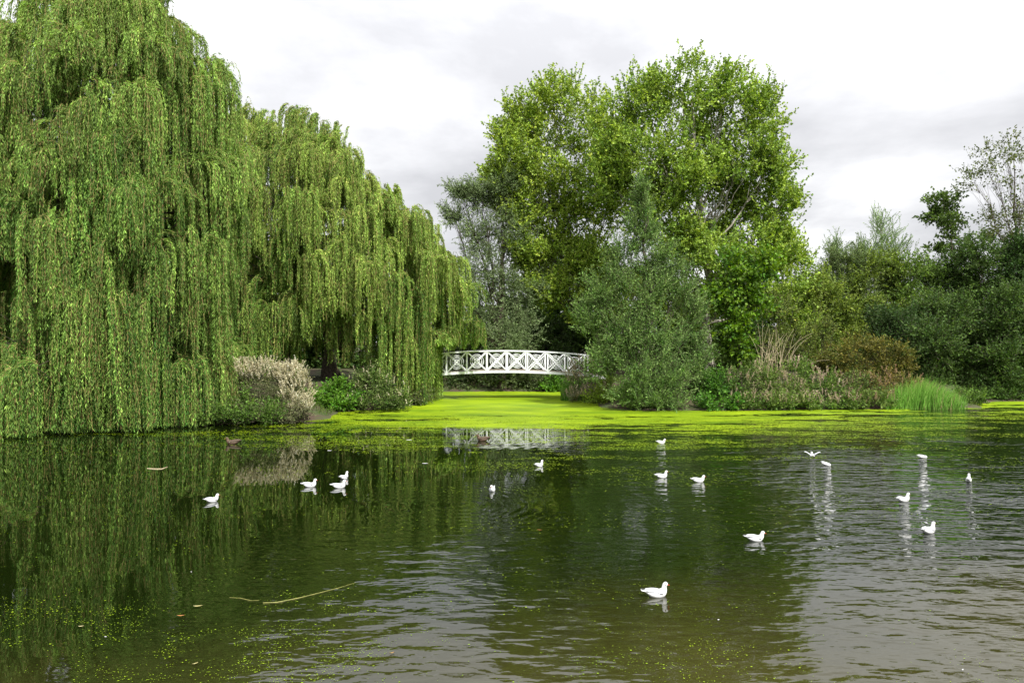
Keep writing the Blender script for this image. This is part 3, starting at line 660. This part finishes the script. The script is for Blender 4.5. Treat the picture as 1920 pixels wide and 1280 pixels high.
broad('sparse_tree', (at(1925, 0, 55)[0], 55, 1.2), [L_(1850, 300, 55, 40, 35, den=.55), L_(1890, 275, 55, 40, 28, den=.65), L_(1825, 335, 55, 34, 24, den=.5), L_(1900, 330, 55, 50, 40, den=.45), L_(1945, 290, 55, 40, 50, den=.65),
      L_(1880, 400, 55, 40, 24, den=.7), L_(1950, 380, 55, 50, 50, den=.7), L_(1905, 430, 55, 45, 28, den=.7), L_(1860, 445, 55, 34, 14, den=.7)],
      'tall sparse tree with thin bare reddish branches against the sky', 'tree', tr=.2, top=at(1900, 290, 55), fork=.55, nsub=16, cl=26, per_cl=6, c1=(.06, .09, .025), c2=(.14, .17, .05), upness=.5, sl=(.3, .9), step=.14, per=1, ll=.16, lw=.12, spread=1, wob=.14, vari=.3)
# trees far behind, hidden by the willows for the most part
for (px, top_, Y_, lab) in ((-190, 330, 58, 'dark background tree outside the far left of the view'), (-60, 330, 58, 'dark background tree at the far left beyond the willow trunk'), (90, 330, 60, 'dark background tree behind the huge willow'), (250, 350, 58, 'dark background tree seen through the willow curtains'),
                            (400, 400, 60, 'dark background tree behind the gap between the willows'), (540, 440, 58, 'dark background tree behind the sloping willow'), (680, 560, 60, 'dark background tree behind the right side of the sloping willow'),
                            (1080, 470, 64, 'dark tree deep behind the bridge and poplar'), (965, 560, 62, 'dark tree deep behind the silvery willow'), (1020, 600, 60, 'lower dark tree deep behind the bridge'), (1200, 520, 62, 'dark tree deep behind the pointed sallow'), (1330, 560, 60, 'dark tree deep behind the tallest poplar trunk'), (1440, 560, 60, 'dark tree deep behind the dry stems')):
    wood(px, top_, 85, Y_, lab, DG1, DG2, cl=24, ll=.26, lw=.16)

# ------------------------------------------------------------------ bank grass
n = 90000
x = rng.uniform(-26, 34, n); y = rng.uniform(31, 56, n); d = sdist(x, y)
k = (d > -.1) & (d < 3.5) & (fbm(x*.6, y*.6, 9) > .47); x = x[k]; y = y[k]; z = gz(x, y)
lv = Leaves(); D = norm(np.c_[rng.normal(0, .35, len(x)), rng.normal(0, .35, len(x)), np.ones(len(x))])
t = rng.random((len(x), 1)); lv.add(leafverts(np.c_[x, y, z-.02], D, rng.uniform(.12, .4, len(x)), .03), (np.array([.05, .11, .015])*(1-t)+np.array([.14, .19, .04])*t))
o = lv.build('bank_grass', None); tag(o, 'rough grass along the edges of the banks', 'grass', kind='stuff')

# ------------------------------------------------------------------ footbridge
def footbridge():
    Yb = 46.7; c0 = np.array([at(945, 0, Yb)[0], Yb-.03, 0]); rot = math.atan(.057)
    o = empty('footbridge', c0, rot); tag(o, 'white arched footbridge with diagonal and ringed railings over the duckweed channel', 'bridge')
    zb = lambda u: 1.70-.0098*u*u
    hgt = 1.31; sp = 1.265; us = [(-5.5+i)*sp-.42 for i in range(0, 11)]   # post positions
    us = [u for u in us if -6.6 < u < 5.6]
    # deck and beams
    uu = np.linspace(-6.6, 6.3, 27); d = MB()
    for a, b in zip(uu[:-1], uu[1:]):
        d.box((a+.008, .78, zb(a)+.10), (b-.008, .78, zb(b)+.10), 1.46, .06)
    d.build('deck', M['deck'], o)
    for y0 in (0, 1.56):
        rl = empty('railing'); rl.parent = o; rl.location = (0, y0, 0)
        st = MB(); u_ = np.linspace(-6.7, 6.4, 40)
        # stringer as one bent plank
        V_ = []
        for u in u_: V_ += [(u, -.04, zb(u)-.06), (u, .04, zb(u)-.06), (u, .04, zb(u)+.09), (u, -.04, zb(u)+.09)]
        nn = len(u_); f = [[4*k+a, 4*k+(a+1) % 4, 4*k+4+(a+1) % 4, 4*k+4+a] for k in range(nn-1) for a in range(4)]+[[3, 2, 1, 0], [4*nn-4, 4*nn-3, 4*nn-2, 4*nn-1]]
        st.add(V_, f); st.build('edge_beam', M['white'], rl)
        hr = MB(); u_ = np.linspace(us[0]-.1, us[-1]+.1, 40); V_ = []
        for u in u_: V_ += [(u, -.055, zb(u)+hgt-.045), (u, .055, zb(u)+hgt-.045), (u, .055, zb(u)+hgt+.035), (u, -.055, zb(u)+hgt+.035)]
        nn = len(u_); f = [[4*k+a, 4*k+(a+1) % 4, 4*k+4+(a+1) % 4, 4*k+4+a] for k in range(nn-1) for a in range(4)]+[[3, 2, 1, 0], [4*nn-4, 4*nn-3, 4*nn-2, 4*nn-1]]
        hr.add(V_, f); hr.build('handrail', M['white'], rl)
        for u in us:
            b = MB(); b.box((u, 0, zb(u)+.093), (u, 0, zb(u)+hgt-.048), .09, .066, up=(0, 1, 0)); b.build('post', M['white'], rl)
        for a, b_ in zip(us[:-1], us[1:]):
            m_ = (a+b_)/2
            x0, x1 = a+.055, b_-.055; zlo0, zlo1 = zb(x0)+.12, zb(x1)+.12; zh0, zh1 = zb(x0)+hgt-.07, zb(x1)+hgt-.07
            for (p_, q_, yy) in (((x0, zlo0), (x1, zh1), -.012), ((x0, zh0), (x1, zlo1), .012)):
                b = MB(); b.box((p_[0], yy, p_[1]), (q_[0], yy, q_[1]), .022, .072); b.build('brace', M['white'], rl)
            zc = (zlo0+zh0+zlo1+zh1)/4
            for rr in (.42, .31, .17):
                b = MB(); t = np.linspace(0, 2*PI, 33); k = 6
                b.tube(np.c_[m_+rr*np.cos(t), np.zeros(33), zc+rr*np.sin(t)], .016, 6); b.build('ring', M['white'], rl, True)
    return o
footbridge()

# ------------------------------------------------------------------ birds
def loft(sp, k=14):
    """sp: rows of (x,z,ry,rz) spine; closed rounded ends; returns MB"""
    sp = np.array(sp, float); t = np.linspace(0, len(sp)-1, (len(sp)-1)*3+1)
    # catmull-rom
    def cr(c):
        out_ = []
        for q in t:
            i_ = min(int(q), len(c)-2); f = q-i_
            p0, p1, p2, p3 = c[max(i_-1, 0)], c[i_], c[i_+1], c[min(i_+2, len(c)-1)]
            out_.append(.5*((2*p1)+(-p0+p2)*f+(2*p0-5*p1+4*p2-p3)*f*f+(-p0+3*p1-3*p2+p3)*f**3))
        return np.array(out_)
    s_ = np.stack([cr(sp[:, j]) for j in range(4)], 1)
    P = np.c_[s_[:, 0], s_[:, 0]*0, s_[:, 1]]; T = norm(np.gradient(P, axis=0)); B = np.array([0, 1., 0]); Nn = np.cross(T, B)
    a = np.linspace(0, 2*PI, k, endpoint=False)
    ring = P[:, None]+np.maximum(s_[:, 2], .002)[:, None, None]*np.cos(a)[None, :, None]*B+np.maximum(s_[:, 3], .002)[:, None, None]*np.sin(a)[None, :, None]*Nn[:, None]
    n = len(P); V_ = ring.reshape(-1, 3); i_ = np.arange(n-1)[:, None]*k; j = np.arange(k)[None]; j2 = (j+1) % k
    m_ = MB(); m_.add(V_, np.stack([i_+j, i_+j2, i_+k+j2, i_+k+j], -1).reshape(-1, 4)); return m_
def ball(c, r, k=8):
    a = np.linspace(0, PI, k+1); b = np.linspace(0, 2*PI, 2*k, endpoint=False)
    V_ = np.array([[np.sin(u)*np.cos(v)*r[0]+c[0], np.sin(u)*np.sin(v)*r[1]+c[1], np.cos(u)*r[2]+c[2]] for u in np.clip(a, .02, PI-.02) for v in b])
    n = 2*k; i_ = np.arange(k)[:, None]*n; j = np.arange(n)[None]; j2 = (j+1) % n
    m_ = MB(); m_.add(V_, np.stack([i_+j, i_+n+j, i_+n+j2, i_+j2], -1).reshape(-1, 4)); return m_
def wing_folded(s, L=.2, tipx=-.215):
    rows = []; K_ = 9
    for i_ in range(K_):
        t = i_/(K_-1); x = .075+(tipx-.075)*t; w = .045*math.sin(PI*min(1, .12+t*.8))**.7*(1-t*.35)
        zc = .058+.032*t; y = s*(.060*(1-t)**.6*(1 if t < .5 else .95)+.006)
        rows += [(x, y*.72, zc+w*.8), (x, y+s*.008, zc+w*.15), (x, y+s*.002, zc-w*.6)]
        rows += [(x, y*.55, zc-w*.2)]
    f = [[4*i_+a, 4*i_+(a+1) % 4, 4*i_+4+(a+1) % 4, 4*i_+4+a] for i_ in range(K_-1) for a in range(4)]
    f += [[3, 2, 1, 0], [4*K_-4, 4*K_-3, 4*K_-2, 4*K_-1]]
    m_ = MB(); m_.add(rows, f); return m_
POSE = {
 'alert': [(-.20, .082, .012, .004), (-.15, .066, .032, .014), (-.09, .045, .055, .036), (-.02, .034, .067, .05), (.05, .036, .064, .056), (.098, .056, .052, .054), (.114, .085, .040, .044), (.118, .112, .031, .035),
           (.126, .138, .031, .032), (.146, .146, .029, .028), (.164, .141, .016, .016), (.170, .139, .004, .004)],
 'low':   [(-.20, .078, .012, .004), (-.15, .062, .032, .014), (-.09, .044, .055, .036), (-.02, .034, .068, .05), (.05, .036, .064, .056), (.095, .055, .048, .046), (.115, .080, .040, .042), (.122, .100, .032, .035),
           (.132, .120, .031, .032), (.152, .125, .028, .027), (.170, .124, .013, .012), (.176, .121, .004, .004)],
 'tuck':  [(-.19, .055, .012, .004), (-.14, .052, .034, .018), (-.08, .045, .058, .036), (0, .036, .070, .046), (.07, .034, .064, .048), (.12, .034, .045, .040), (.15, .032, .02, .02), (.155, .032, .004, .004)],
}
def bird_mesh(kind, pose, o):
    g = kind == 'gull'
    body = M['feather'] if g else M['brownf']
    b = loft(POSE[pose]).build('body', body, o, True)
    bx, bz, = {'alert': (.168, .139), 'low': (.174, .119), 'tuck': (None, None)}[pose]
    for s in (-1, 1):
        w = wing_folded(s).build('wing', M['wing'] if g else M['buff'], o, True)
        if g:
            t_ = MB(); t_.tube([(-.17, s*.012, .094), (-.21, s*.006, .102), (-.238, s*.004, .108)], [.009, .006, .001], 6); t_.build('wing_tip', M['black'], w, True)
    if bx:
        t_ = MB(); n = 5; q = np.linspace(0, 1, n)
        t_.tube(np.c_[bx-.004+.036*q, 0*q, bz-.001-.006*q*q], (.0075 if g else .011)*(1-.75*q), 8); t_.build('bill', M['bill'] if g else M['ochre'], o, True)
        for s in (-1, 1):
            ball((bx-.022, s*.0265, bz+.008), (.0045, .004, .0045), 5).build('eye', M['eye'], o, True)
            if g: ball((bx-.044, s*.0285, bz+.002), (.007, .005, .009), 5).build('ear_spot', M['black'], o, True)
    if g:
        t_ = MB(); t_.add([(-.15, -.03, .07), (-.15, .03, .07), (-.235, .03, .088), (-.235, -.03, .088), (-.15, -.03, .076), (-.15, .03, .076), (-.235, .03, .091), (-.235, -.03, .091)],
               [[0, 1, 2, 3], [7, 6, 5, 4], [0, 4, 5, 1], [1, 5, 6, 2], [2, 6, 7, 3], [3, 7, 4, 0]]); t_.build('tail', M['feather'], o)
protos = {}
def dup(root):
    r_ = root.copy(); C.objects.link(r_)
    for ch in list(root.children):
        c_ = ch.copy(); C.objects.link(c_); c_.parent = r_
        for g_ in list(ch.children):
            d_ = g_.copy(); C.objects.link(d_); d_.parent = c_
    return r_
def bird(kind, pose, px, py, head, label, scale=1.0, pitch=0):
    """head: heading in degrees, 0 = facing right in the view"""
    key = (kind, pose)
    if key in protos: o = dup(protos[key])
    else:
        o = empty('gull' if kind == 'gull' else 'duck'); bird_mesh(kind, pose, o); protos[key] = o
    p_ = wat(px, py); o.location = (p_[0], p_[1], -.012*scale); o.rotation_euler = (0, math.radians(pitch), math.radians(head)); o.scale = (scale*.96, scale*1.06, scale*1.2)
    tag(o, label, 'gull' if kind == 'gull' else 'duck', 'white gulls floating on the pond' if kind == 'gull' else 'brown ducks on the pond')
    return o
bird('gull', 'alert', 1231, 1117, 8, 'nearest white gull with red bill, lowest in the view', 1.0)
bird('gull', 'low', 1417, 1013, 5, 'white gull with red bill below the two gulls that swim in line, second nearest')
bird('gull', 'alert', 1741, 998, 22, 'white gull riding the silvery ripples at the right with its tail raised', 1.0)
bird('gull', 'alert', 1694, 939, 12, 'upright white gull on the ripples just above left of the raised tail gull', .95)
bird('gull', 'alert', 1816, 902, 55, 'slim upright white gull closest to the right edge', .95)
bird('gull', 'low', 1310, 903, 6, 'right one of two white gulls swimming in line right of centre')
bird('gull', 'alert', 1241, 895, 8, 'left one of two white gulls swimming in line right of centre', .95)
bird('gull', 'low', 1240, 831, 10, 'small far white gull at the edge of the duckweed, right of the bridge reflection', .95)
bird('gull', 'alert', 1011, 874, 40, 'lone white gull below the right end of the bridge reflection', .9)
bird('gull', 'low', 923, 920, 262, 'white gull facing the viewer alone in the middle of the pond', .95)
bird('gull', 'alert', 581, 912, 10, 'white gull with raised tail left of the close pair')
bird('gull', 'alert', 636, 914, 12, 'front white gull of the overlapping close pair')
bird('gull', 'alert', 645, 897, 60, 'rear white gull of the overlapping close pair', .9)
bird('gull', 'low', 398, 940, 50, 'white gull farthest left, alone in front of the willow reflection', .95)
bird('gull', 'tuck', 1730, 858, 0, 'resting white gull with its head tucked in, near the far right bank', .9)
bird('gull', 'tuck', 1549, 872, 8, 'splashing white gull with its head under water beside the wing raising gull', .9, pitch=10)
# gull with raised wings
o = empty('gull'); p_ = wat(1523, 856); o.location = (p_[0], p_[1], -.01); o.rotation_euler = (0, 0, math.radians(75)); tag(o, 'white gull lifting both wings while it bathes', 'gull', 'white gulls floating on the pond')
loft(POSE['low']).build('body', M['feather'], o, True)
for s in (-1, 1):
    w_ = MB(); rows = []; K_ = 10
    for i_ in range(K_):
        t = i_/(K_-1); y = s*(.045+.20*math.sin(t*1.5)); z = .075+.115*math.sin(t*2.2)-.03*t; xc = .03-.05*t
        ch = .075*(1-.75*t**2.2)
        rows += [(xc+ch*.5, y, z), (xc+ch*.1, y, z+.010*(1-t)), (xc-ch, y+s*.01, z-.012), (xc+ch*.1, y, z-.004)]
    f = [[4*i_+a, 4*i_+(a+1) % 4, 4*i_+4+(a+1) % 4, 4*i_+4+a] for i_ in range(K_-1) for a in range(4)]+[[3, 2, 1, 0], [4*K_-4, 4*K_-3, 4*K_-2, 4*K_-1]]
    w_.add(rows, f); w_.build('wing', M['wing'], o, True)
bird('duck', 'low', 905, 826, 172, 'brown duck swimming left across the white bridge reflection', 1.4)
bird('duck', 'low', 436, 832, 185, 'brown duck swimming left close to the trailing willow curtain', 1.45)

# ------------------------------------------------------------------ floating bits
def floating(name, lab, pts, r, mat, cat):
    W = np.array([wat(*p_) for p_ in pts]); W[:, 2] = .004; b0 = W[0].copy(); t_ = MB(); t_.tube(W, r, 6)
    o = t_.build(name, mat, None, True, off=b0); o.location = b0; tag(o, lab, cat); return o
M['stick'] = simple('wet_stick', (.16, .17, .035), .5, c2=(.28, .27, .07), scale=12)
floating('floating_stick', 'long thin yellow green stick floating on the dark water in the foreground', [(493, 1130), (520, 1129), (560, 1121), (600, 1111), (635, 1102), (667, 1092)], [.005, .0065, .006, .005, .004, .002], M['stick'], 'stick')
floating('floating_stick', 'faint thin twig just left of the long floating stick', [(430, 1120), (450, 1121), (472, 1126), (486, 1125)], [.003, .004, .004, .002], M['stick'], 'stick')
floating('floating_stick', 'pale bent stick on the duckweed streak below the trailing willow', [(276, 878), (290, 879), (303, 879), (314, 875)], [.01, .014, .012, .006], M['dry'], 'stick')
def fleaf(px, py, L, w, lab, mat, a):
    L *= .75; w *= .75
    c = wat(px, py); n = 9; t = np.linspace(0, 1, n); ww = w*np.sin(PI*np.clip(t, .04, .98))**.8
    d = np.array([math.cos(a), math.sin(a), 0]); sd = np.array([-d[1], d[0], 0]); rows = []
    for i_ in range(n):
        m_ = d*L*(t[i_]-.5)+np.array([0, 0, .006+.02*(t[i_]-.5)**2]); rows += [m_-sd*ww[i_]+[0, 0, .006], m_, m_+sd*ww[i_]+[0, 0, .006]]
    f = [[3*i_+k, 3*i_+k+1, 3*i_+k+4, 3*i_+k+3] for i_ in range(n-1) for k in (0, 1)]
    o = mesh_np('floating_leaf' if mat != M['feather'] else 'floating_feather', rows, f, mat, smooth=True); o.location = (c[0], c[1], .002); tag(o, lab, 'leaf' if mat != M['feather'] else 'feather')
M['oleaf'] = simple('fallen_leaf', (.40, .14, .04), .6, c2=(.3, .2, .05), scale=20); M['yleaf'] = simple('pale_leaf', (.45, .42, .22), .6, c2=(.35, .3, .1), scale=20)
fleaf(371, 1137, .16, .025, 'pale curled leaf left of the long floating stick', M['yleaf'], .2)
fleaf(339, 1155, .13, .018, 'small orange leaf below the pale curled leaf', M['oleaf'], .1)
fleaf(152, 1175, .09, .016, 'pale leaf floating in the lower left corner area', M['yleaf'], .3)
fleaf(366, 1245, .09, .012, 'narrow pale leaf near the bottom edge on the left', M['yleaf'], .8)
fleaf(735, 1225, .08, .010, 'pinkish leaf on the bright sky reflection at the bottom', M['oleaf'], .5)
fleaf(1012, 994, .14, .012, 'thin orange leaf floating in the middle of the dark reflection', M['oleaf'], -.4)
fleaf(359, 1073, .03, .010, 'tiny white feather on the willow reflection', M['feather'], 0)
fleaf(198, 1195, .035, .008, 'tiny white feather at the lower left', M['feather'], .3)
fleaf(1805, 1257, .04, .009, 'tiny white feather at the lower right', M['feather'], .6)
fleaf(1347, 1163, .04, .012, 'tiny white feather right of the nearest gull', M['feather'], .2)
fleaf(767, 825, .30, .06, 'white feather on the duckweed streaks left of the bridge reflection', M['feather'], 0)
fleaf(797, 869, .25, .04, 'long white feather in the open water below the bridge reflection', M['feather'], 0)
fleaf(618, 845, .2, .05, 'short white feather on the duckweed below the tangled bush', M['feather'], 0)

# ------------------------------------------------------------------ light, sky, camera
SUN_EL = math.radians(52); SUN_AZ = math.radians(148)   # compass style, clockwise from +Y: behind the viewer, to the right
sv = Vector((math.sin(SUN_AZ)*math.cos(SUN_EL), math.cos(SUN_AZ)*math.cos(SUN_EL), math.sin(SUN_EL)))
sl = bpy.data.lights.new('sun', 'SUN'); sl.energy = 5.0; sl.angle = math.radians(2.0); sl.color = (1, .965, .90)
so = bpy.data.objects.new('sun', sl); C.objects.link(so); so.rotation_euler = sv.to_track_quat('Z', 'Y').to_euler()
w = bpy.data.worlds.new('World'); S.world = w; w.use_nodes = True; nt = w.node_tree; nt.nodes.clear()
N = nt.nodes.new; K = nt.links.new
out = N('ShaderNodeOutputWorld'); bg = N('ShaderNodeBackground'); K(bg.outputs[0], out.inputs[0])
sky = N('ShaderNodeTexSky'); sky.sky_type = 'NISHITA'; sky.sun_disc = False; sky.sun_elevation = SUN_EL; sky.sun_rotation = SUN_AZ
scl = N('ShaderNodeMix'); scl.data_type = 'RGBA'; scl.blend_type = 'MULTIPLY'; scl.inputs[0].default_value = 1; scl.inputs[7].default_value = (.10, .10, .10, 1); K(sky.outputs[0], scl.inputs[6])
tc = N('ShaderNodeTexCoord'); sp = N('ShaderNodeSeparateXYZ'); K(tc.outputs['Generated'], sp.inputs[0])
# project the direction on a cloud ceiling
mz = N('ShaderNodeMath'); mz.operation = 'MAXIMUM'; K(sp.outputs[2], mz.inputs[0]); mz.inputs[1].default_value = 0
az = N('ShaderNodeMath'); az.operation = 'ADD'; K(mz.outputs[0], az.inputs[0]); az.inputs[1].default_value = .16
dx = N('ShaderNodeMath'); dx.operation = 'DIVIDE'; K(sp.outputs[0], dx.inputs[0]); K(az.outputs[0], dx.inputs[1])
dy = N('ShaderNodeMath'); dy.operation = 'DIVIDE'; K(sp.outputs[1], dy.inputs[0]); K(az.outputs[0], dy.inputs[1])
cb = N('ShaderNodeCombineXYZ'); K(dx.outputs[0], cb.inputs[0]); K(dy.outputs[0], cb.inputs[1])
no = N('ShaderNodeTexNoise'); no.inputs['Scale'].default_value = 1.0; no.inputs['Detail'].default_value = 7; no.inputs['Roughness'].default_value = .56; no.inputs['Distortion'].default_value = .15
mpn = N('ShaderNodeMapping'); mpn.inputs['Location'].default_value = (2.3, .7, 0); K(cb.outputs[0], mpn.inputs[0]); K(mpn.outputs[0], no.inputs['Vector'])
cr = N('ShaderNodeValToRGB'); e = cr.color_ramp.elements
e[0].position = .40; e[0].color = (.57, .57, .59, 1); e[1].position = .60; e[1].color = (.86, .86, .87, 1)
x_ = e.new(.50); x_.color = (.70, .70, .72, 1)
K(no.outputs[0], cr.inputs[0])
mixs = N('ShaderNodeMix'); mixs.data_type = 'RGBA'; mixs.inputs[0].default_value = .94
K(scl.outputs[2], mixs.inputs[6]); K(cr.outputs[0], mixs.inputs[7])
mre = N('ShaderNodeMapRange'); mre.interpolation_type = 'SMOOTHSTEP'; K(sp.outputs[2], mre.inputs[0]); mre.inputs[1].default_value = .16; mre.inputs[2].default_value = .60; mre.inputs[3].default_value = 1.0; mre.inputs[4].default_value = 1.6
K(mre.outputs[0], bg.inputs[1]); K(mixs.outputs[2], bg.inputs[0])
cam = bpy.data.cameras.new('camera'); cam.sensor_width = 36; cam.lens = 36*F/1920; cam.clip_end = 3000; cam.clip_start = .1
co = bpy.data.objects.new('camera', cam); C.objects.link(co); co.location = (0, 0, CH); co.rotation_euler = (PI/2, 0, 0)
S.camera = co
S.view_settings.view_transform = 'Standard'; S.view_settings.look = 'None'; S.view_settings.exposure = .34; S.view_settings.gamma = 1
S.render.engine = 'CYCLES'; S.cycles.max_bounces = 6; S.cycles.diffuse_bounces = 2; S.cycles.glossy_bounces = 3; S.cycles.transmission_bounces = 4
S.cycles.caustics_reflective = False; S.cycles.caustics_refractive = False
tot = sum(len(o.data.polygons) for o in S.objects if o.type == 'MESH'); print('polys', tot)
